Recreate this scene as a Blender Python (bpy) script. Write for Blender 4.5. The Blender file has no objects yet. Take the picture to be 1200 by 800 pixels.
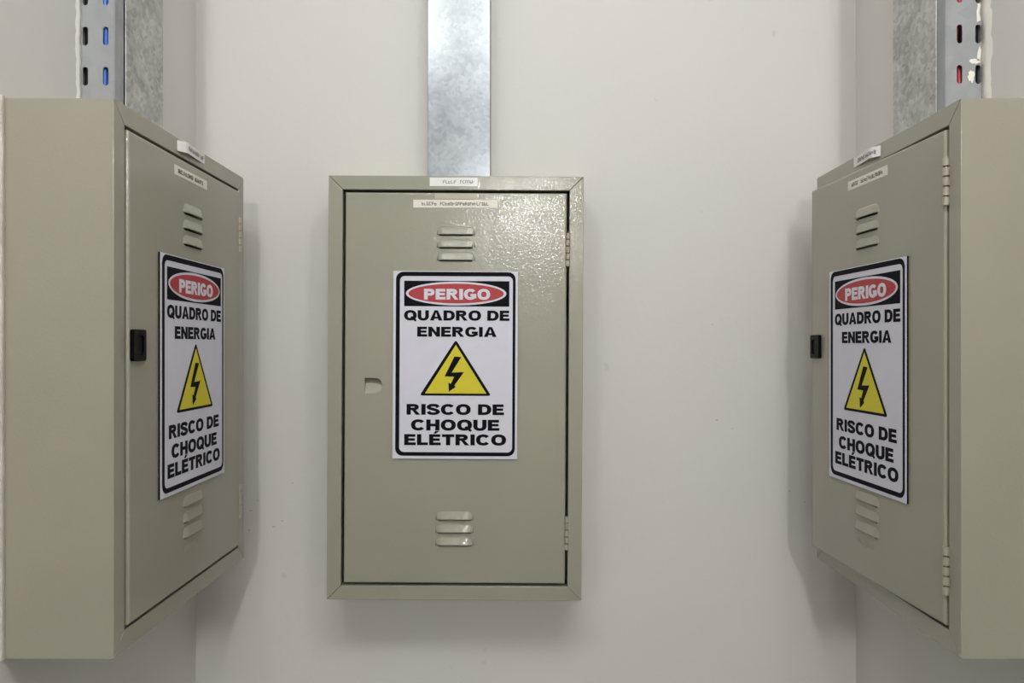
import bpy, bmesh, math, random
from mathutils import Matrix, Vector
random.seed(7)
S = bpy.context.scene
PI = math.pi
EYE = 1.5                                   # camera height above the floor

# ------------------------------------------------------------------ camera
cd = bpy.data.cameras.new('camera'); cam = bpy.data.objects.new('camera', cd)
S.collection.objects.link(cam); S.camera = cam
cam.location = (0, 0, EYE); cam.rotation_euler = (PI / 2, 0, 0)
cd.sensor_width = 36; cd.lens = 36 * 880 / 1200
cd.shift_x = -4 / 1200; cd.shift_y = 5 / 1200
cd.clip_start = 0.05

# ------------------------------------------------------------------ world, lights, exposure
w = bpy.data.worlds.new('world'); S.world = w; w.use_nodes = True
w.node_tree.nodes['Background'].inputs[0].default_value = (0.8, 0.9, 1.0, 1)
w.node_tree.nodes['Background'].inputs[1].default_value = 0.1
S.view_settings.view_transform = 'Standard'; S.view_settings.look = 'None'
S.view_settings.exposure = 0.12; S.view_settings.gamma = 1.0; S.view_settings.use_curve_mapping = False

def bulb(loc, power, color, r=0.09):
    l = bpy.data.lights.new('ceiling_light', 'POINT'); l.shadow_soft_size = r; l.energy = power; l.color = color
    o = bpy.data.objects.new('ceiling_light', l); o.location = loc; S.collection.objects.link(o)
for x, y, e in ((-0.40, -0.12, 10.5), (0.05, 0.06, 6.5), (0.05, -0.38, 7.5), (0.50, -0.12, 10.5)): bulb((x, y, EYE + 1.10), e, (1.0, 0.995, 0.98))      # near fitting
for y in (-3.1, -3.5, -3.9, -4.3): bulb((0.11, y, EYE + 1.10), 23, (1.0, 0.995, 0.98), 0.06)    # rear fitting

# ------------------------------------------------------------------ materials
def srgb(r, g, b):
    f = lambda c: ((c / 255 + 0.055) / 1.055) ** 2.4 if c > 10 else c / 255 / 12.92
    return (f(r), f(g), f(b), 1)

def mat(name, col, rough=0.5, metal=0.0, var=0.0, vscale=6, bump=0.0, bscale=300, spec=0.5, bdist=0.001, detail=3, coat=0):
    m = bpy.data.materials.new(name); m.use_nodes = True
    n = m.node_tree.nodes; L = m.node_tree.links; b = n['Principled BSDF']
    b.inputs['Base Color'].default_value = col; b.inputs['Roughness'].default_value = rough
    b.inputs['Metallic'].default_value = metal; b.inputs['Specular IOR Level'].default_value = spec
    b.inputs['Coat Weight'].default_value = coat
    tc = n.new('ShaderNodeTexCoord')
    if var:
        t = n.new('ShaderNodeTexNoise'); t.inputs['Scale'].default_value = vscale; t.inputs['Detail'].default_value = 4
        r = n.new('ShaderNodeMapRange'); r.inputs[1].default_value = 0.3; r.inputs[2].default_value = 0.7
        r.inputs[3].default_value = 1 - var; r.inputs[4].default_value = 1 + var
        h = n.new('ShaderNodeHueSaturation'); h.inputs['Color'].default_value = col
        L.new(tc.outputs['Object'], t.inputs['Vector']); L.new(t.outputs['Fac'], r.inputs[0])
        L.new(r.outputs[0], h.inputs['Value']); L.new(h.outputs[0], b.inputs['Base Color'])
    if bump:
        t = n.new('ShaderNodeTexNoise'); t.inputs['Scale'].default_value = bscale; t.inputs['Detail'].default_value = detail
        u = n.new('ShaderNodeBump'); u.inputs['Strength'].default_value = bump; u.inputs['Distance'].default_value = bdist
        L.new(tc.outputs['Object'], t.inputs['Vector']); L.new(t.outputs['Fac'], u.inputs['Height'])
        L.new(u.outputs[0], b.inputs['Normal'])
    return m

M = {}
def enamel():
    m = mat('textured_enamel', (0.345, 0.33, 0.265, 1), 0.42, var=0.03, vscale=9, bump=0.3, bscale=330, bdist=0.0004, detail=2, spec=0.35, coat=0.65)
    n = m.node_tree.nodes; L = m.node_tree.links; b = n['Principled BSDF']; b.inputs['Coat Roughness'].default_value = 0.06
    tc = n.new('ShaderNodeTexCoord'); t = n.new('ShaderNodeTexNoise'); t.inputs['Scale'].default_value = 330; t.inputs['Detail'].default_value = 1.5
    u = n.new('ShaderNodeBump'); u.inputs['Strength'].default_value = 1.0; u.inputs['Distance'].default_value = 0.00030
    L.new(tc.outputs['Object'], t.inputs['Vector']); L.new(t.outputs['Fac'], u.inputs['Height']); L.new(u.outputs[0], b.inputs['Coat Normal'])
    return m
M['enamel'] = enamel()
M['black'] = mat('sign_black', (0.006, 0.006, 0.010, 1), 0.6, spec=0.08)
M['white'] = mat('sign_white', (0.70, 0.70, 0.80, 1), 0.5, var=0.015, vscale=40)
M['red'] = mat('sign_red', (0.45, 0.035, 0.045, 1), 0.5)
M['yellow'] = mat('sign_yellow', (0.68, 0.60, 0.02, 1), 0.5)
M['tape'] = mat('label_tape', (0.80, 0.77, 0.69, 1), 0.4)
M['tape_glossy'] = mat('label_tape_glossy', (0.85, 0.83, 0.83, 1), 0.25, bump=0.2, bscale=60)
M['print'] = mat('label_print', (0.09, 0.08, 0.075, 1), 0.6)
M['print_faded'] = mat('label_print_faded', (0.28, 0.26, 0.27, 1), 0.6)
M['pale_mark'] = mat('pale_patch', (0.50, 0.46, 0.38, 1), 0.4)
M['plastic'] = mat('black_plastic', (0.0025, 0.0025, 0.003, 1), 0.35, spec=0.12)
M['cable_blue'] = mat('blue_cable', (0.03, 0.13, 0.55, 1), 0.3)
M['cable_red'] = mat('red_cable', (0.45, 0.03, 0.045, 1), 0.35)
M['slot_shade'] = mat('slot_shade_black', (0.01, 0.01, 0.01, 1), 0.4)  # near-black, for the fillers that stand in for shade inside the trays
M['sealant'] = mat('white_sealant', (0.86, 0.83, 0.77, 1), 0.6, bump=0.4, bscale=120)
M['hinge'] = mat('painted_hinge', (0.45, 0.42, 0.34, 1), 0.28, metal=0.3)
M['screw'] = mat('zinc_screw', (0.7, 0.7, 0.7, 1), 0.25, metal=1)
M['floor'] = mat('floor_tile', (0.05, 0.048, 0.045, 1), 0.45, var=0.1)
M['ceiling'] = mat('ceiling_paint', (0.6, 0.59, 0.57, 1), 0.8)

M['scuff'] = mat('wall_scuff', (0.42, 0.37, 0.33, 1), 0.7)

def wall_mat():
    m = bpy.data.materials.new('wall_paint'); m.use_nodes = True
    n = m.node_tree.nodes; L = m.node_tree.links; b = n['Principled BSDF']
    b.inputs['Roughness'].default_value = 0.55; b.inputs['Specular IOR Level'].default_value = 0.3
    tc = n.new('ShaderNodeTexCoord')
    def noise(s, d):
        t = n.new('ShaderNodeTexNoise'); t.inputs['Scale'].default_value = s; t.inputs['Detail'].default_value = d
        L.new(tc.outputs['Object'], t.inputs['Vector']); return t
    a = noise(3.0, 3); r = n.new('ShaderNodeValToRGB')
    r.color_ramp.elements[0].position = 0.35; r.color_ramp.elements[0].color = (0.73, 0.705, 0.675, 1)
    r.color_ramp.elements[1].position = 0.65; r.color_ramp.elements[1].color = (0.71, 0.705, 0.67, 1)
    L.new(a.outputs['Fac'], r.inputs[0])
    # sparse small scuffs
    c = noise(14, 6); c2 = noise(1.7, 2)
    k = n.new('ShaderNodeMapRange'); k.inputs[1].default_value = 0.70; k.inputs[2].default_value = 0.76
    k.inputs[3].default_value = 0; k.inputs[4].default_value = 0.45
    L.new(c.outputs['Fac'], k.inputs[0])
    mx = n.new('ShaderNodeMixRGB'); mx.inputs[2].default_value = (0.40, 0.30, 0.24, 1)
    L.new(k.outputs[0], mx.inputs[0]); L.new(r.outputs[0], mx.inputs[1]); L.new(mx.outputs[0], b.inputs['Base Color'])
    h = noise(90, 3); u = n.new('ShaderNodeBump'); u.inputs['Strength'].default_value = 0.25; u.inputs['Distance'].default_value = 0.001
    h2 = noise(9, 2); ad = n.new('ShaderNodeMath'); ad.operation = 'MULTIPLY_ADD'; ad.inputs[1].default_value = 1.5
    L.new(h2.outputs['Fac'], ad.inputs[0]); L.new(h.outputs['Fac'], ad.inputs[2])
    L.new(ad.outputs[0], u.inputs['Height']); L.new(u.outputs[0], b.inputs['Normal'])
    return m
M['wall'] = wall_mat()

def galv(name, dark, light, metal, rough, scale=170):
    m = bpy.data.materials.new(name); m.use_nodes = True
    n = m.node_tree.nodes; L = m.node_tree.links; b = n['Principled BSDF']
    b.inputs['Metallic'].default_value = metal
    tc = n.new('ShaderNodeTexCoord')
    v = n.new('ShaderNodeTexVoronoi'); v.inputs['Scale'].default_value = scale
    t = n.new('ShaderNodeTexNoise'); t.inputs['Scale'].default_value = 30; t.inputs['Detail'].default_value = 6
    for q in (v, t): L.new(tc.outputs['Object'], q.inputs['Vector'])
    s = n.new('ShaderNodeSeparateColor'); L.new(v.outputs['Color'], s.inputs[0])
    a = n.new('ShaderNodeMath'); a.operation = 'MULTIPLY_ADD'; a.inputs[1].default_value = 0.35
    L.new(s.outputs[0], a.inputs[0]); L.new(t.outputs['Fac'], a.inputs[2])
    r = n.new('ShaderNodeValToRGB'); r.color_ramp.elements[0].position = 0.35; r.color_ramp.elements[0].color = dark
    r.color_ramp.elements[1].position = 0.95; r.color_ramp.elements[1].color = light
    L.new(a.outputs[0], r.inputs[0]); L.new(r.outputs[0], b.inputs['Base Color'])
    rr = n.new('ShaderNodeMapRange'); rr.inputs[3].default_value = rough - 0.02; rr.inputs[4].default_value = rough + 0.03
    L.new(a.outputs[0], rr.inputs[0]); L.new(rr.outputs[0], b.inputs['Roughness'])
    u = n.new('ShaderNodeBump'); u.inputs['Strength'].default_value = 0.08; u.inputs['Distance'].default_value = 0.0005
    L.new(a.outputs[0], u.inputs['Height']); L.new(u.outputs[0], b.inputs['Normal'])
    return m
M['galv'] = galv('galvanised_steel', (0.30, 0.31, 0.30, 1), (0.60, 0.61, 0.59, 1), 0.55, 0.42)
M['galv_bright'] = galv('galvanised_steel_bright', (0.24, 0.265, 0.29, 1), (0.33, 0.36, 0.385, 1), 0.40, 0.24)
M['galv_side'] = galv('zinc_side_steel', (0.32, 0.335, 0.35, 1), (0.37, 0.385, 0.40, 1), 0.2, 0.5, 60)

# ------------------------------------------------------------------ mesh helpers
def obj(name, bm, m, parent=None, loc=(0, 0, 0), rot=(0, 0, 0), smooth=False):
    me = bpy.data.meshes.new(name)
    bmesh.ops.recalc_face_normals(bm, faces=bm.faces)
    bm.to_mesh(me); bm.free()
    if smooth:
        for p in me.polygons: p.use_smooth = True
    if m: me.materials.append(m)
    o = bpy.data.objects.new(name, me); S.collection.objects.link(o)
    o.location = loc; o.rotation_euler = rot
    if parent: o.parent = parent
    return o

def thing(name, label, cat, loc, rz=0, group=None):
    o = bpy.data.objects.new(name, None); S.collection.objects.link(o)
    o.empty_display_size = 0.05
    o.location = loc; o.rotation_euler = (0, 0, rz); o['label'] = label; o['category'] = cat
    if group: o['group'] = group
    return o

def box(bm, x0, x1, y0, y1, z0, z1):
    v = [bm.verts.new(p) for p in ((x0, y0, z0), (x1, y0, z0), (x1, y1, z0), (x0, y1, z0),
                                   (x0, y0, z1), (x1, y0, z1), (x1, y1, z1), (x0, y1, z1))]
    for f in ((0, 1, 5, 4), (1, 2, 6, 5), (2, 3, 7, 6), (3, 0, 4, 7), (3, 2, 1, 0), (4, 5, 6, 7)):
        bm.faces.new([v[i] for i in f])

def bevel(o, wd, seg=2, ang=35):
    b = o.modifiers.new('bevel', 'BEVEL'); b.width = wd; b.segments = seg
    b.limit_method = 'ANGLE'; b.angle_limit = math.radians(ang)
    return o

def prism(bm, pts, y0, y1):
    """outline in (x, z) given a thickness from y0 (front) to y1 (back)"""
    a = [bm.verts.new((x, y0, z)) for x, z in pts]; b = [bm.verts.new((x, y1, z)) for x, z in pts]
    bm.faces.new(a); bm.faces.new(b[::-1]); n = len(pts)
    for i in range(n): bm.faces.new((a[i], b[i], b[(i + 1) % n], a[(i + 1) % n]))

def plate(bm, loops, y0, y1):
    """filled plate with holes: first loop outer, others holes"""
    edges = []; front = []
    for lp in loops:
        vs = [bm.verts.new((x, y0, z)) for x, z in lp]; front.append(vs)
        edges += [bm.edges.new((vs[i], vs[(i + 1) % len(vs)])) for i in range(len(vs))]
    r = bmesh.ops.triangle_fill(bm, use_beauty=True, use_dissolve=False, edges=edges, normal=(0, -1, 0))
    fs = [g for g in r['geom'] if isinstance(g, bmesh.types.BMFace)]
    e = bmesh.ops.extrude_face_region(bm, geom=fs, use_keep_orig=True)
    for g in e['geom']:
        if isinstance(g, bmesh.types.BMVert): g.co.y = y1

def rrect(x0, x1, z0, z1, r, n=5):
    pts = []
    for cx, cz, a in ((x1 - r, z1 - r, 0), (x0 + r, z1 - r, 90), (x0 + r, z0 + r, 180), (x1 - r, z0 + r, 270)):
        for i in range(n + 1):
            t = math.radians(a + 90 * i / n); pts.append((cx + r * math.cos(t), cz + r * math.sin(t)))
    return pts

def rect(x0, x1, z0, z1): return [(x0, z0), (x1, z0), (x1, z1), (x0, z1)]

def round_poly(pts, r, n=4):
    out = []; k = len(pts)
    for i in range(k):
        p = Vector(pts[i]); a = (Vector(pts[i - 1]) - p).normalized(); b = (Vector(pts[(i + 1) % k]) - p).normalized()
        s, e = p + a * r, p + b * r
        for j in range(n + 1):
            t = j / n; q = s * (1 - t) ** 2 + p * 2 * t * (1 - t) + e * t * t; out.append((q.x, q.y))
    return out

def cyl(bm, r, p0, p1, n=16):
    p0, p1 = Vector(p0), Vector(p1); d = p1 - p0
    mtx = Matrix.Translation((p0 + p1) / 2) @ d.to_track_quat('Z', 'Y').to_matrix().to_4x4()
    bmesh.ops.create_cone(bm, cap_ends=True, segments=n, radius1=r, radius2=r, depth=d.length, matrix=mtx)

# ------------------------------------------------------------------ the setting
XL, XR, YB = -0.549, 0.585, 1.29            # niche side walls and back wall
CEIL = EYE + 1.2
def struct(name, x0, x1, y0, y1, z0, z1, m):
    bm = bmesh.new(); box(bm, x0, x1, y0, y1, z0, z1); o = obj(name, bm, m); o['kind'] = 'structure'; return o
struct('floor', -1.9, 1.9, -5.2, YB + 0.1, -0.1, 0, M['floor'])
struct('ceiling', -1.9, 1.9, -5.2, YB + 0.1, CEIL, CEIL + 0.1, M['ceiling'])
struct('wall_back', XL, XR, YB, YB + 0.1, 0, CEIL, M['wall'])
struct('wall_left', -1.9, XL, 0.35, YB + 0.1, 0, CEIL, M['wall'])
struct('wall_right', XR, 1.9, 0.35, YB + 0.1, 0, CEIL, M['wall'])
struct('wall_left_room', -2.0, -1.9, -5.2, 0.35, 0, CEIL, M['wall'])
struct('wall_right_room', 1.9, 2.0, -5.2, 0.35, 0, CEIL, M['wall'])
struct('wall_rear', -1.9, 1.9, -5.3, -5.2, 0, CEIL, M['wall'])

# ------------------------------------------------------------------ electrical cabinets
LOUVER_W, LOUVER_H, LOUVER_P = 0.061, 0.0130, 0.0040
def louver_mesh():
    bm = bmesh.new(); nx, nz = 20, 7; g = []
    for i in range(nx + 1):
        x = (i / nx - 0.5) * LOUVER_W; e = min(1, (LOUVER_W / 2 - abs(x)) / 0.012); e = math.sin(e * PI / 2) ** 0.8
        col = []
        for k in range(nz + 1):
            t = k / nz; p = LOUVER_P * e * (1 - t) ** 0.9 if t < 1 else 0
            col.append(bm.verts.new((x, -p, t * LOUVER_H * (0.35 + 0.65 * e ** 0.6))))
        g.append(col)
    for i in range(nx):
        for k in range(nz): bm.faces.new((g[i][k], g[i + 1][k], g[i + 1][k + 1], g[i][k + 1]))
    me = bpy.data.meshes.new('louver'); bmesh.ops.recalc_face_normals(bm, faces=bm.faces); bm.to_mesh(me); bm.free()
    for p in me.polygons: p.use_smooth = True
    me.materials.append(M['enamel']); return me
LOUVER = louver_mesh()
def knuckle_mesh(h):
    bm = bmesh.new(); cyl(bm, 0.0036, (0, 0, -h / 2), (0, 0, h / 2), 14)
    me = bpy.data.meshes.new('knuckle'); bm.to_mesh(me); bm.free(); me.materials.append(M['hinge']); return me
KN = knuckle_mesh(0.0090)

def scribble(bm, x0, x1, zc, h, y0, y1, seed, fill=0.9):
    """worn, unreadable print: small upright and level strokes"""
    rnd = random.Random(seed); x = x0
    while x < x1 - h * 0.5:
        wd = h * rnd.uniform(0.45, 0.7)
        if rnd.random() < fill:
            t = h * 0.18
            box(bm, x, x + t, y0, y1, zc - h / 2, zc + h / 2 * rnd.choice((1, 1, 0.6)))
            for q in rnd.sample((-0.5, 0.0, 0.5), rnd.choice((1, 2, 2))):
                box(bm, x + t, x + wd, y0, y1, zc + q * (h - t) - t / 2, zc + q * (h - t) + t / 2)
            if rnd.random() < 0.5: box(bm, x + wd - t, x + wd, y0, y1, zc - h / 2 + t, zc + h * rnd.uniform(0, 0.4))
        else: x += h * 0.3
        x += wd + h * 0.15

FL, GAP = 0.0222, 0.0040
def cabinet(label, loc, rz, W, H, D, swing, latch, latch_z, latch_x, PROUD, hinge_z, tilt=0, seed=1, name_lab=None, top_lab=None, lofs=0.0):
    t = thing('electrical_cabinet', label, 'cabinet', loc, rz, 'electrical cabinets on the niche walls')
    t.rotation_euler = (0, tilt, rz)
    # body shell, open at the front
    bm = bmesh.new(); th = 0.0015; f = -D + 0.0015
    box(bm, -W / 2, W / 2, -th, 0, -H / 2, H / 2)
    for z0, z1 in ((-H / 2, -H / 2 + th), (H / 2 - th, H / 2)): box(bm, -W / 2, W / 2, f, -th, z0, z1)
    for x0, x1 in ((-W / 2, -W / 2 + th), (W / 2 - th, W / 2)): box(bm, x0, x1, f, -th, -H / 2 + th, H / 2 - th)
    obj('body', bm, M['enamel'], t)
    # four mitred front flanges
    prof = [(0, -D), (FL, -D), (FL, -D + 0.014), (FL - 0.0015, -D + 0.014), (FL - 0.0015, -D + 0.0018), (0, -D + 0.0018)]
    eps = 0.0003
    for side in range(4):
        A, B = (W / 2, H / 2) if side % 2 == 0 else (H / 2, W / 2)
        bm = bmesh.new(); ends = []
        for s in (-1, 1):
            ring = []
            for (q, y) in prof:
                a, b = s * (A - q - eps), B - q
                if side == 2: a, b = -a, -b
                x, z = (a, b) if side % 2 == 0 else ((b, -a) if side == 1 else (-b, a))
                ring.append(bm.verts.new((x, y, z)))
            ends.append(ring)
        n = len(prof)
        for i in range(n): bm.faces.new((ends[0][i], ends[1][i], ends[1][(i + 1) % n], ends[0][(i + 1) % n]))
        bm.faces.new(ends[0]); bm.faces.new(ends[1][::-1])
        bevel(obj('front_flange', bm, M['enamel'], t), 0.0009, 3)
    # door, origin on its hinge line
    dw, dh = W - 2 * FL - 2 * GAP, H - 2 * FL - 2 * GAP
    hx = W / 2 - FL - GAP; yf = -PROUD
    cx = -hx                                  # cabinet centre in door coordinates
    zs_up = [H / 2 - 0.093 - 0.0203 * i for i in range(3)]
    zs_lo = [-H / 2 + 0.1275 - 0.0203 * i for i in range(3)]
    loops = [rect(-dw, 0, -dh / 2, dh / 2)]
    for z in zs_up + zs_lo:
        loops.append(rect(cx + lofs - LOUVER_W / 2 + 0.004, cx + lofs + LOUVER_W / 2 - 0.004, z - 0.0018, z + 0.0075))
    lx = -dw + latch_x                         # latch centre
    if latch == 'recess':
        x0, x1, z0, z1 = lx - 0.0140, lx + 0.0145, latch_z - 0.0122, latch_z + 0.0122
        r = (z1 - z0) / 2 - 0.0005
        dl = [(x0, z0), (x0, z1)] + [(x1 - r + r * math.cos(a), latch_z + (z1 - z0) / 2 * math.sin(a)) for a in [PI / 2 - PI * i / 12 for i in range(13)]]
        loops.append(dl)
    bm = bmesh.new(); plate(bm, loops, yf, yf + 0.011)
    bm.edges.ensure_lookup_table()
    es = [e for e in bm.edges if all(abs(v.co.y - yf) < 1e-6 for v in e.verts) and
          (all(abs(v.co.x) < 1e-6 for v in e.verts) or all(abs(v.co.x + dw) < 1e-6 for v in e.verts) or all(abs(abs(v.co.z) - dh / 2) < 1e-6 for v in e.verts))]
    bmesh.ops.bevel(bm, geom=es, offset=0.0028, segments=3, affect='EDGES', profile=0.5)
    door = obj('door', bm, M['enamel'], t, (hx, -D, 0), (0, 0, swing))
    for z in zs_up + zs_lo:
        lv = bpy.data.objects.new('louver', LOUVER); S.collection.objects.link(lv); lv.parent = door
        lv.location = (cx + lofs, yf + 0.0004, z)
        sd = lv.modifiers.new('s', 'SOLIDIFY'); sd.thickness = 0.0007; sd.offset = 0
    if latch == 'recess':
        bm = bmesh.new()
        rim = [bm.verts.new((x, yf + 0.0005, z)) for x, z in dl]
        bot = [bm.verts.new((lx + (x - lx) * 0.93, yf + 0.0015 + 0.0115 * (z - z0) / (z1 - z0), latch_z + (z - latch_z) * 0.92)) for x, z in dl]
        n = len(dl)
        for i in range(n): bm.faces.new((rim[i], rim[(i + 1) % n], bot[(i + 1) % n], bot[i]))
        bm.faces.new(bot); obj('latch_recess', bm, M['enamel'], door)
    else:
        bm = bmesh.new()
        plate(bm, [rrect(lx - 0.0138, lx + 0.0138, latch_z - 0.0178, latch_z + 0.0178, 0.003),
                   rrect(lx - 0.0085, lx + 0.0080, latch_z - 0.0115, latch_z + 0.0115, 0.004)], yf - 0.005, yf)
        lt = bevel(obj('latch', bm, M['plastic'], door), 0.0012); lt['label'] = 'black plastic door latch'
        bm = bmesh.new(); plate(bm, [rrect(lx - 0.0083, lx + 0.0078, latch_z - 0.0113, latch_z + 0.0113, 0.004)], yf - 0.0035, yf)
        bevel(obj('latch_flap', bm, M['plastic'], door), 0.001)
    # pressed, unreadable maker's mark below the lower louvers
    bm = bmesh.new(); scribble(bm, cx + lofs - 0.026, cx + lofs + 0.02, zs_lo[2] - 0.0145, 0.0075, yf - 0.0004, yf, 5, 1)
    mk = obj('embossed_mark', bm, M['enamel'], door); mk['label'] = 'small raised mark, unreadable'
    # hinges
    for hz in hinge_z:
        hg_bm = bmesh.new(); cyl(hg_bm, 0.0008, (0, 0, -0.0275), (0, 0, 0.0275), 10)
        box(hg_bm, -0.0004, 0.0004, 0.003, 0.012, -0.024, 0.024)
        hg = obj('hinge', hg_bm, M['hinge'], t, (hx + GAP / 2, -D - PROUD * 0.75, hz))
        for k in range(5):
            kn = bpy.data.objects.new('knuckle', KN); S.collection.objects.link(kn); kn.parent = hg
            kn.location = (0, 0, (k - 2) * 0.0109)
    # printed strip labels
    if name_lab:
        x0, x1, zc, hh = name_lab; bm = bmesh.new(); box(bm, x0 - hx, x1 - hx, yf - 0.0004, yf, zc - hh / 2, zc + hh / 2)
        nl = obj('name_label', bm, M['tape'], door); nl['label'] = 'narrow white printed strip with small worn black print'
        bm = bmesh.new(); a = (x1 - x0) * 0.1
        scribble(bm, x0 - hx + a, x1 - hx - a, zc, hh * 0.42, yf - 0.0006, yf - 0.0003, seed)
        obj('print', bm, M['print'], nl)
    if top_lab:
        x0, x1, zc, hh, ang, curl = top_lab
        bm = bmesh.new(); n = 14; g = []
        for i in range(n + 1):
            s = i / n; x = (s - 0.5) * (x1 - x0)
            q = s if curl < 0 else 1 - s
            lift = 0.0004 + (0 if not curl else 0.0075 * (q / 0.18 if q < 0.18 else max(0, 1 - (q - 0.18) / 0.82) ** 1.3))
            g.append((bm.verts.new((x, -lift, -hh / 2)), bm.verts.new((x, -lift * 1.1, hh / 2))))
        for i in range(n): bm.faces.new((g[i][0], g[i + 1][0], g[i + 1][1], g[i][1]))
        tl = obj('strip_label', bm, M['tape_glossy'], t, ((x0 + x1) / 2, -D, zc), (0, ang, 0))
        sd = tl.modifiers.new('s', 'SOLIDIFY'); sd.thickness = 0.0003
        tl['label'] = 'glossy white strip label with faded grey print'
        bm = bmesh.new(); L = (x1 - x0) / 2
        scribble(bm, -L * 0.62, L * 0.88, 0, hh * 0.42, -0.0001, 0.0001, seed + 20, 0.92)
        for v in bm.verts:                     # follow the lifted strip
            sx = v.co.x / (2 * L) + 0.5; q = sx if curl < 0 else 1 - sx
            v.co.y -= 0.0008 + (0 if not curl else 0.0075 * (q / 0.18 if q < 0.18 else max(0, 1 - (q - 0.18) / 0.82) ** 1.3))
        obj('print', bm, M['print_faded'], tl)
    return t, door, hx, yf

G = (0, PI / 2, -PI / 2)
cabs = {}
ZC = EYE - 0.067
cabs['c'] = cabinet('upright beige-grey metal cabinet facing straight out from the back wall, small painted latch hollow',
    (-0.0955, YB, ZC), 0, 0.404, 0.672, 0.10, 0, 'recess', 0.003, 0.0460, -0.001, (0.220, -0.229), tilt=math.radians(0.3), seed=3,
    name_lab=(-0.068, 0.066, 0.292, 0.0125), top_lab=(-0.042, 0.034, 0.3265, 0.0135, 0, 0))
# place the recess where the photograph has it (z = eye - 0.0635)
ZS = EYE - 0.035; YS = 0.996
cabs['l'] = cabinet('beige-grey metal cabinet on the left wall with a square black latch and closed door',
    (XL, YS, ZS), PI / 2, 0.384, 0.600, 0.119, 0, 'black', 0.0355, 0.0160, 0.0026, (0.207, -0.206), seed=11,
    name_lab=(-0.055, 0.044, 0.2565, 0.0125), top_lab=(-0.042, 0.042, 0.291, 0.0135, math.radians(-2), -1))
cabs['r'] = cabinet('beige-grey metal cabinet on the right wall with its door standing slightly open',
    (XR, YS, ZS), -PI / 2, 0.384, 0.600, 0.108, math.radians(2.9), 'black', 0.0335, 0.0205, 0.0026, (0.216, -0.213), seed=17,
    name_lab=(-0.050, 0.050, 0.2565, 0.0125), top_lab=(-0.062, 0.016, 0.291, 0.0135, math.radians(2), 1))

# ------------------------------------------------------------------ warning signs
SP = 0.1975 / 147.0                            # metres per photograph pixel on the centre sign
def P(px, py): return ((px - 534) * SP, -(py - 427.5) * SP)
def Z8(u, v): return P(450 + u / 3.406, 310 + v / 3.406)

SV, SH = 0.365, 0.25                        # pen: width of upright and of level strokes
def spline(pts, n=6):
    out = []; k = len(pts)
    for i in range(k - 1):
        p0, p1, p2, p3 = pts[max(i - 1, 0)], pts[i], pts[i + 1], pts[min(i + 2, k - 1)]
        for j in range(n):
            t = j / n
            out.append(tuple(0.5 * (2 * p1[q] + (p2[q] - p0[q]) * t + (2 * p0[q] - 5 * p1[q] + 4 * p2[q] - p3[q]) * t * t
                                    + (3 * p1[q] - p0[q] - 3 * p2[q] + p3[q]) * t ** 3) for q in (0, 1)))
    return out + [pts[-1]]
def arc(cx, cz, rx, rz, a0, a1, n=28):
    e = 0.86                                 # squarish round
    f = lambda v: math.copysign(abs(v) ** e, v)
    return [(cx + rx * f(math.cos(math.radians(a0 + (a1 - a0) * i / n))), cz + rz * f(math.sin(math.radians(a0 + (a1 - a0) * i / n)))) for i in range(n + 1)]
def pen(path, closed=False):
    """quads of an elliptical pen drawn along a centre line"""
    n = len(path); L = []; R = []
    for i, (x, z) in enumerate(path):
        a = path[i - 1] if (i or closed) else path[0]; b = path[(i + 1) % n] if (i < n - 1 or closed) else path[-1]
        if closed and i == 0: a = path[-2]
        if closed and i == n - 1: b = path[1]
        d = Vector((b[0] - a[0], b[1] - a[1])); d.normalize()
        o = (-d.y * SV / 2, d.x * SH / 2); L.append((x + o[0], z + o[1])); R.append((x - o[0], z - o[1]))
    return [[L[i], L[i + 1], R[i + 1], R[i]] for i in range(n - 1)]
def bar(x0, x1, z0, z1): return [[(x0, z0), (x1, z0), (x1, z1), (x0, z1)]]
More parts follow.
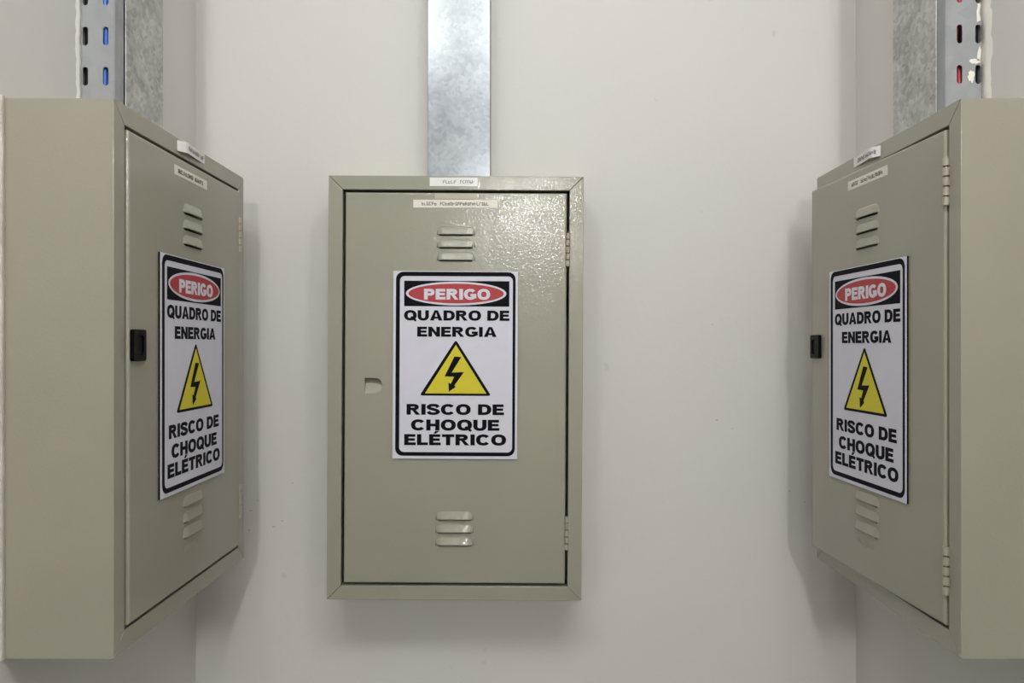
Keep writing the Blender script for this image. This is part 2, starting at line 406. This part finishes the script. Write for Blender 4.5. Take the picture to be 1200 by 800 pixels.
def glyph(c):
    h, v = SH, SV; hm = SH * 0.9
    if c == 'I': return v, bar(0, v, 0, 1)
    if c == 'E' or c == 'É':
        w = 0.98; g = bar(0, v, 0, 1) + bar(v, w, 0, h) + bar(v, w - 0.04, 1 - h, 1) + bar(v, w - 0.08, 0.5 - hm / 2 + 0.01, 0.5 + hm / 2 + 0.01)
        if c == 'É': g += [[(0.36, 1.06), (0.58, 1.06), (0.86, 1.30), (0.52, 1.30)]]
        return w, g
    if c == 'L': return 0.92, bar(0, v, 0, 1) + bar(v, 0.92, 0, h)
    if c == 'T': return 1.04, bar(0.52 - v / 2, 0.52 + v / 2, 0, 1 - h) + bar(0, 1.04, 1 - h, 1)
    if c == 'H': return 1.12, bar(0, v, 0, 1) + bar(1.12 - v, 1.12, 0, 1) + bar(v, 1.12 - v, 0.5 - h / 2, 0.5 + h / 2)
    if c == 'N': return 1.14, bar(0, v, 0, 1) + bar(1.14 - v, 1.14, 0, 1) + [[(v * 0.95, 1), (v * 0.95, 0.58), (1.14 - v * 0.95, 0), (1.14 - v * 0.95, 0.42)]]
    if c == 'A':
        w = 1.26; m = w / 2
        return w, [[(0, 0), (v * 1.08, 0), (m, 0.80), (m, 1), (m - 0.17, 1)], [(w, 0), (m + 0.17, 1), (m, 1), (m, 0.80), (w - v * 1.08, 0)], [(0.30, 0.19), (w - 0.30, 0.19), (w - 0.36, 0.38), (0.36, 0.38)]]
    if c in 'OQ':
        w = 1.26; g = pen(arc(w / 2, 0.5, w / 2 - v / 2, 0.5 - h / 2 + 0.01, 0, 360, 44), True)
        if c == 'Q': g += [[(0.62, 0.30), (0.80, 0.42), (1.27, 0.02), (1.12, -0.12)]]
        return w, g
    if c == 'C': return 1.18, pen(arc(0.61, 0.5, 0.61 - v / 2, 0.5 - h / 2 + 0.01, 36, 324, 36))
    if c == 'G':
        w = 1.24
        return w, pen(arc(0.62, 0.5, 0.62 - v / 2, 0.5 - h / 2 + 0.01, 38, 318, 36)) + bar(w - v * 0.92, w - 0.01, 0.13, 0.52) + bar(0.64, w - 0.01, 0.52 - h * 0.85, 0.54)
    if c == 'U':
        w = 1.12; x0, x1 = v / 2, w - v / 2
        return w, pen([(x0, 1), (x0, 0.42)] + arc(w / 2, 0.42, w / 2 - v / 2, 0.42 - h / 2 + 0.015, 180, 360, 20) + [(x1, 0.42), (x1, 1)])
    if c == 'D':
        w = 1.14
        return w, bar(0, v, 0, 1) + bar(v, 0.5, 0, h) + bar(v, 0.5, 1 - h, 1) + pen(arc(0.5, 0.5, w - 0.5 - v / 2, 0.5 - h / 2, -90, 90, 22))
    if c in 'PR':
        w = 1.06 if c == 'P' else 1.16; zl = 0.36 if c == 'P' else 0.42; zc = (1 + zl) / 2; hh = h * 0.93
        g = bar(0, v, 0, 1) + bar(v, 0.62, 1 - h, 1) + bar(v, 0.62, zl, zl + hh) + pen(arc(0.62, zc, 1.04 - 0.62 - v / 2, (1 - zl) / 2 - h / 2, -90, 90, 16))
        if c == 'R': g += [[(0.44, zl + 0.04), (0.74, zl + 0.06), (w + 0.02, 0), (w - 0.36, 0)]]
        return w, g
    if c == 'S':
        w = 1.10; P_ = [(.88, .70), (.74, .86), (.5, .895), (.26, .86), (.145, .725), (.24, .60), (.5, .51), (.76, .41), (.86, .28), (.74, .145), (.5, .105), (.25, .14), (.11, .30)]
        return w, pen(spline([(x * w, z) for x, z in P_]))
    return 0.42, []
def text_mesh(s, u0, u1, v0, v1, y0, y1, m, parent):
    """raised block lettering fitted to a box of sign coordinates"""
    x = 0; polys = []
    for c in s:
        w, g = glyph(c); polys += [[(x + a, b) for a, b in q] for q in g]; x += w + 0.10
    x -= 0.10; (X0, Zt), (X1, Zb) = Z8(u0, v0), Z8(u1, v1)
    bm = bmesh.new()
    for k, q in enumerate(polys):
        try: prism(bm, [(X0 + a / x * (X1 - X0), Zb + b * (Zt - Zb)) for a, b in q], y0 - 0.000004 * (k % 9), y1)
        except ValueError: pass
    return obj('lettering', bm, m, parent)

def sign(label, cab, dz, dx=0):
    t_, door, hx, yf = cab
    root = thing('warning_sign', label, 'sign', (0, 0, 0), 0, 'danger signs on the cabinet doors')
    bpy.context.view_layer.update()
    root.matrix_world = door.matrix_world @ Matrix.Translation((-hx + dx, yf - 0.0002, dz))
    (X0, ZT), (X1, ZB) = P(460.6, 317), P(607.4, 538)
    bm = bmesh.new(); box(bm, X0, X1, -0.0020, 0, ZB, ZT); obj('backing', bm, M['black'], root)
    bm = bmesh.new(); box(bm, X0, X1, -0.0024, -0.0021, ZB, ZT); obj('face', bm, M['white'], root)
    y = [-0.0024 - 0.00025 * i for i in range(8)]
    a = Z8(47, 27); b = Z8(527, 765); c = Z8(63, 44); d = Z8(516, 750)
    bm = bmesh.new(); plate(bm, [rrect(a[0], b[0], b[1], a[1], 0.0115), rrect(c[0], d[0], d[1], c[1], 0.0075)], y[1], y[0] + 0.0001)
    obj('border', bm, M['black'], root)
    a = Z8(80, 63); b = Z8(502, 165)
    bm = bmesh.new(); box(bm, a[0], b[0], y[1], y[0] + 0.0001, b[1], a[1]); hd = obj('header_panel', bm, M['black'], root)
    def ell(u0, u1, v0, v1):
        p, q = Z8(u0, v0), Z8(u1, v1); cx, cz = (p[0] + q[0]) / 2, (p[1] + q[1]) / 2
        return [(cx + (q[0] - p[0]) / 2 * math.cos(k * PI / 24), cz + (p[1] - q[1]) / 2 * math.sin(k * PI / 24)) for k in range(48)]
    bm = bmesh.new(); prism(bm, ell(87, 490, 66, 161), y[2], y[1] + 0.0001); obj('oval_rim', bm, M['white'], hd)
    bm = bmesh.new(); prism(bm, ell(97, 480, 74, 153), y[3], y[2] + 0.0001); obj('oval', bm, M['red'], hd)
    text_mesh('PERIGO', 160, 425, 95, 138, y[4], y[3] + 0.0001, M['white'], hd)
    text_mesh('QUADRO DE', 80, 503, 181, 222, y[1], y[0] + 0.0001, M['black'], root)
    text_mesh('ENERGIA', 133, 452, 247, 287, y[1], y[0] + 0.0001, M['black'], root)
    text_mesh('RISCO DE', 92, 483, 557, 600, y[1], y[0] + 0.0001, M['black'], root)
    text_mesh('CHOQUE', 110, 465, 619, 663, y[1], y[0] + 0.0001, M['black'], root)
    text_mesh('ELÉTRICO', 83, 492, 678, 722, y[1], y[0] + 0.0001, M['black'], root)
    bm = bmesh.new(); prism(bm, round_poly([P(534.6, 397.6), P(576.6, 463.6), P(492.2, 463.6)], 0.005), y[1], y[0] + 0.0001)
    tri = obj('triangle_rim', bm, M['black'], root)
    bm = bmesh.new(); prism(bm, [P(534.7, 403.6), P(571, 461), P(498.6, 461)], y[2], y[1] + 0.0001)
    obj('triangle', bm, M['yellow'], tri)
    q = lambda x, z: P(490 + x / 9.41, 390 + z / 9.41)
    pts = [q(405, 258), q(482, 264), q(376, 436), q(512, 430), q(408, 578), q(420, 596), q(345, 648), q(340, 546), q(366, 560), q(404, 482), q(298, 478)]
    bm = bmesh.new(); plate(bm, [pts], y[3], y[2] + 0.0001); obj('lightning_bolt', bm, M['black'], tri)
    return root
sign('white danger sign on the closed door of the cabinet on the back wall', cabs['c'], 0.0365)
sign('white danger sign on the door of the cabinet on the left wall', cabs['l'], -0.001, 0.0010)
sign('white danger sign on the slightly open door of the cabinet on the right wall', cabs['r'], -0.006, -0.002)

# pale patch on the centre door, above the name label
t_, door, hx, yf = cabs['c']
bm = bmesh.new(); box(bm, -hx - 0.034, -hx + 0.034, yf - 0.0002, yf, 0.300, 0.3085)
o = obj('pale_patch', bm, M['pale_mark'], door); o['label'] = 'pale patch on the door'

# ------------------------------------------------------------------ cable trays
def stadium(cx, cz, wd, h):
    r = wd / 2; out = []
    for s, a0 in ((1, 0), (-1, 180)):
        for i in range(7):
            a = math.radians(a0 + 30 * i); out.append((cx + r * math.cos(a), cz + s * (h / 2 - r) + r * math.sin(a)))
    return out

def tray(label, loc, rz, W, D, zlen, cols, slot0, pitch, cover_mat, near, lip=0.022, side_label=None):
    """loc = wall point at the tray's foot; columns = distance of each slot row from the wall"""
    t = thing('cable_tray', label, 'cable tray', loc, rz, 'cable trays rising from the cabinets')
    bm = bmesh.new(); box(bm, -W / 2, W / 2, -0.001, 0, 0, zlen); obj('back_panel', bm, M['galv_side'], t)
    for s in (-1, 1):
        bm = bmesh.new(); zs = [z for z in [slot0 + pitch * k for k in range(-2, 40)] if z > 0.0125 and z + 0.0125 < zlen]
        cuts = [0] + [(a + b) / 2 for a, b in zip(zs, zs[1:])] + [zlen]
        faces = []
        for za, z, zb_ in zip(cuts, zs, cuts[1:]):      # fill cell by cell around each pair of slots
            edges = []
            for lp in [rect(0.0, D - 0.0012, za, zb_)] + [stadium(c, z, 0.0070, 0.0238) for c in cols]:
                vs = [bm.verts.new((x, 0, q)) for x, q in lp]
                edges += [bm.edges.new((vs[i], vs[(i + 1) % len(vs)])) for i in range(len(vs))]
            bmesh.ops.triangle_fill(bm, use_beauty=True, use_dissolve=False, edges=edges, normal=(0, -1, 0))
        bmesh.ops.remove_doubles(bm, verts=bm.verts, dist=1e-5)
        e = bmesh.ops.extrude_face_region(bm, geom=bm.faces[:], use_keep_orig=True)
        for g in e['geom']:
            if isinstance(g, bmesh.types.BMVert): g.co.y = 0.0012
        # local (x=distance from wall, y, z) -> stand it along the side
        for v in bm.verts:
            a, b = v.co.x, v.co.y
            v.co.x = s * (W / 2 - b); v.co.y = -a - (0.001 if a < 0.001 else 0)
        obj('side_panel', bm, M['galv_side'], t)
    for s in (-1, 1):
        bm = bmesh.new(); box(bm, min(s * W / 2, s * (W / 2 - lip)), max(s * W / 2, s * (W / 2 - lip)), -D, -D + 0.0011, 0, zlen)
        bevel(obj('flange', bm, M['galv_side'] if cover_mat == 'galv' else M[cover_mat], t), 0.0004)
    bm = bmesh.new()
    if cover_mat == 'galv':
        x0, x1 = (-W / 2 + 0.024, W / 2) if near < 0 else (-W / 2, W / 2 - 0.018)
    else: x0, x1 = -W / 2, W / 2
    box(bm, x0, x1, -D - 0.0016, -D - 0.0001, 0, zlen)
    bevel(obj('cover', bm, M[cover_mat], t), 0.0006)
    return t

HT = 0.265
zb = EYE + HT + 0.0005
zl = CEIL - zb - 0.002
tl = tray('galvanised tray on the left wall with blue cable showing through its slots', (XL, 1.010, zb), PI / 2, 0.127, 0.044, zl,
          (0.0068, 0.0325), 0.3897 - 0.0506 * 2 - HT + 0.0, 0.0506, 'galv', -1)
tr = tray('galvanised tray on the right wall with red cable and white paint smears', (XR, 1.0035, zb), -PI / 2, 0.127, 0.047, zl,
          (0.0058, 0.0290), 0.3897 - 0.0506 * 2 - HT, 0.0506, 'galv', 1)
zc0 = ZC + 0.336 + 0.0008
tc_ = tray('bright galvanised tray on the back wall, plain cover, above the centre cabinet', (-0.0935, YB, zc0), 0, 0.1035, 0.0444, CEIL - zc0 - 0.002,
           (0.0068, 0.0325), 0.03, 0.0506, 'galv_bright', 0)

def blob(name, pts, y0, y1, m, parent, lab=None):
    bm = bmesh.new(); plate(bm, [pts], y0, y1); o = obj(name, bm, m, parent)
    if lab: o['label'] = lab
    return o
# screw on each side tray flange
for t, sx in ((tl, -1), (tr, 1)):
    bm = bmesh.new(); cyl(bm, 0.0028, (0, 0.0008, 0), (0, -0.0012, 0), 14)
    bevel(obj('screw', bm, M['screw'], t, (sx * (0.0635 - 0.014), -0.0452 if t is tl else -0.0482, 0.028)), 0.0006)
# white paint smears on the right tray's near side (faces -Y in the world; local +x end)
def side_blob(t, W, pts, nm, lab, th=0.0004):
    bm = bmesh.new(); plate(bm, [pts], 0, th)
    for v in bm.verts:
        a, b = v.co.x, v.co.y; v.co.x = W / 2 + b; v.co.y = -a
    o = obj(nm, bm, M['sealant'], t); o['label'] = lab; return o
def wob(cx, cz, rx, rz, seed, n=18):
    r = random.Random(seed)
    return [(cx + rx * math.cos(2 * PI * k / n) * r.uniform(0.65, 1.15), cz + rz * math.sin(2 * PI * k / n) * r.uniform(0.65, 1.15)) for k in range(n)]
side_blob(tr, 0.127, wob(0.0145, 0.3365 - HT, 0.0042, 0.0085, 2), 'paint_smear', 'white paint smear')
side_blob(tr, 0.127, wob(0.0095, 0.3555 - HT, 0.0075, 0.0035, 5), 'paint_smear', 'white paint smear')
side_blob(tr, 0.127, [(0.0035, 0.355 - HT), (0.0075, 0.357 - HT), (0.0065, 0.367 - HT), (0.004, 0.3745 - HT), (0.0022, 0.37 - HT)], 'paint_smear', 'white paint smear')
side_blob(tr, 0.127, [(0.0028, 0.4065 - HT), (0.0072, 0.4045 - HT), (0.0078, 0.418 - HT), (0.0062, 0.424 - HT), (0.0068, 0.4275 - HT), (0.0028, 0.427 - HT), (0.0045, 0.416 - HT)], 'paint_smear', 'white paint smear')

# sealant beads along wall joints
def bead(parent, seed, x_a, sgn, width, z0, z1, jag=0.3, th=0.0022):
    """strip lying on the wall (local y = 0 plane) from x_a outward with a ragged outer edge"""
    r = random.Random(seed); bm = bmesh.new(); n = int((z1 - z0) / 0.006); rows = []
    for i in range(n + 1):
        z = z0 + (z1 - z0) * i / n; wd = width * (1 + r.uniform(-jag, jag) + jag * 0.5 * math.sin(z * 37 + seed))
        rows.append([bm.verts.new((x_a, -0.0002, z)), bm.verts.new((x_a, -th, z)), bm.verts.new((x_a + sgn * wd * 0.6, -th * 0.8, z)), bm.verts.new((x_a + sgn * wd, -0.0002, z))])
    for i in range(n):
        for k in range(3): bm.faces.new((rows[i][k], rows[i][k + 1], rows[i + 1][k + 1], rows[i + 1][k]))
    o = obj('sealant_bead', bm, M['sealant'], parent, smooth=True); o['label'] = 'ragged white sealant bead'; return o
bead(tl, 3, -0.0637, -1, 0.0085, 0.002, zl, 0.25)
bead(tr, 4, 0.0637, 1, 0.017, 0.002, zl, 0.15)
bead(cabs['l'][0], 8, -0.1923, -1, 0.012, -0.300, 0.302, 0.22, 0.003)

# ------------------------------------------------------------------ cables and added dark fillers inside the side trays
def cable(label, m, x, y, z0, z1, seed, amp=0.0025, r=0.0028, group=None):
    cu = bpy.data.curves.new('cable', 'CURVE'); cu.dimensions = '3D'; cu.bevel_depth = r; cu.bevel_resolution = 3
    sp = cu.splines.new('POLY'); rn = random.Random(seed); n = 70; sp.points.add(n)
    ph = rn.uniform(0, 6); f = rn.uniform(38, 60)
    if seed == 6: f, ph = 2 * PI / 0.1012, PI / 2 - 2 * PI / 0.1012 * (EYE + 0.339)
    for i in range(n + 1):
        z = z0 + (z1 - z0) * i / n
        sp.points[i].co = (x + amp * math.sin(z * f + ph), y + amp * 0.5 * math.cos(z * f * 0.7 + ph), z, 1)
    o = bpy.data.objects.new('tmp', cu); S.collection.objects.link(o); bpy.context.view_layer.update()
    me = bpy.data.meshes.new_from_object(o.evaluated_get(bpy.context.evaluated_depsgraph_get())); bpy.data.objects.remove(o)
    me.materials.clear(); me.materials.append(m)
    for p in me.polygons: p.use_smooth = True
    k = bpy.data.objects.new('cable', me); S.collection.objects.link(k)
    k['label'] = label; k['category'] = 'cable'
    if group: k['group'] = group
    return k
z0, z1 = zb + 0.001, CEIL - 0.004
cable('blue cable running up inside the left tray, nearest its slotted side', M['cable_blue'], XL + 0.0287, 0.9535, z0, z1, 1, 0.0009, 0.0042)
cable('red cable running up inside the right tray behind its slots', M['cable_red'], XR - 0.0272, 0.9490, z0, z1, 6, 0.0034, 0.0042)
cable('black filler added to darken the slots of the left tray, close to the wall', M['slot_shade'], XL + 0.0085, 0.9570, z0, z1, 12, 0.0004, 0.0070)  # added rod, stands in for the dark tray interior behind the slots
cable('black filler added to darken the slots of the right tray, close to the wall', M['slot_shade'], XR - 0.0085, 0.9500, z0, z1, 13, 0.0004, 0.0070)  # same added filler, keeps the wall-side slots dark

# small scuffs on the back wall
def wall_mark(px, py, w_, h_, seed):
    x, z = (px - 604) * YB / 880, EYE + (405 - py) * YB / 880; r = random.Random(seed); bm = bmesh.new()
    pts = [(x + w_ * math.cos(k * PI / 6) * r.uniform(0.6, 1.2), z + h_ * math.sin(k * PI / 6) * r.uniform(0.6, 1.2)) for k in range(12)]
    plate(bm, [pts], YB - 0.0003, YB + 0.0002)
    obj('scuff_mark', bm, M['scuff'], bpy.data.objects['wall_back'])
for i, (px, py, a, b) in enumerate([(294, 598, .003, .0007), (292, 621, .0012, .0016), (321, 617, .0028, .001), (331, 610, .0024, .0007),
        (343, 566, .0022, .0006), (302, 586, .002, .0005), (840, 492, .0028, .0009), (943, 588, .0012, .0012), (925, 575, .0025, .0006), (858, 502, .0016, .0005), (835, 380, .002, .0006)]):
    wall_mark(px, py, a, b, i)
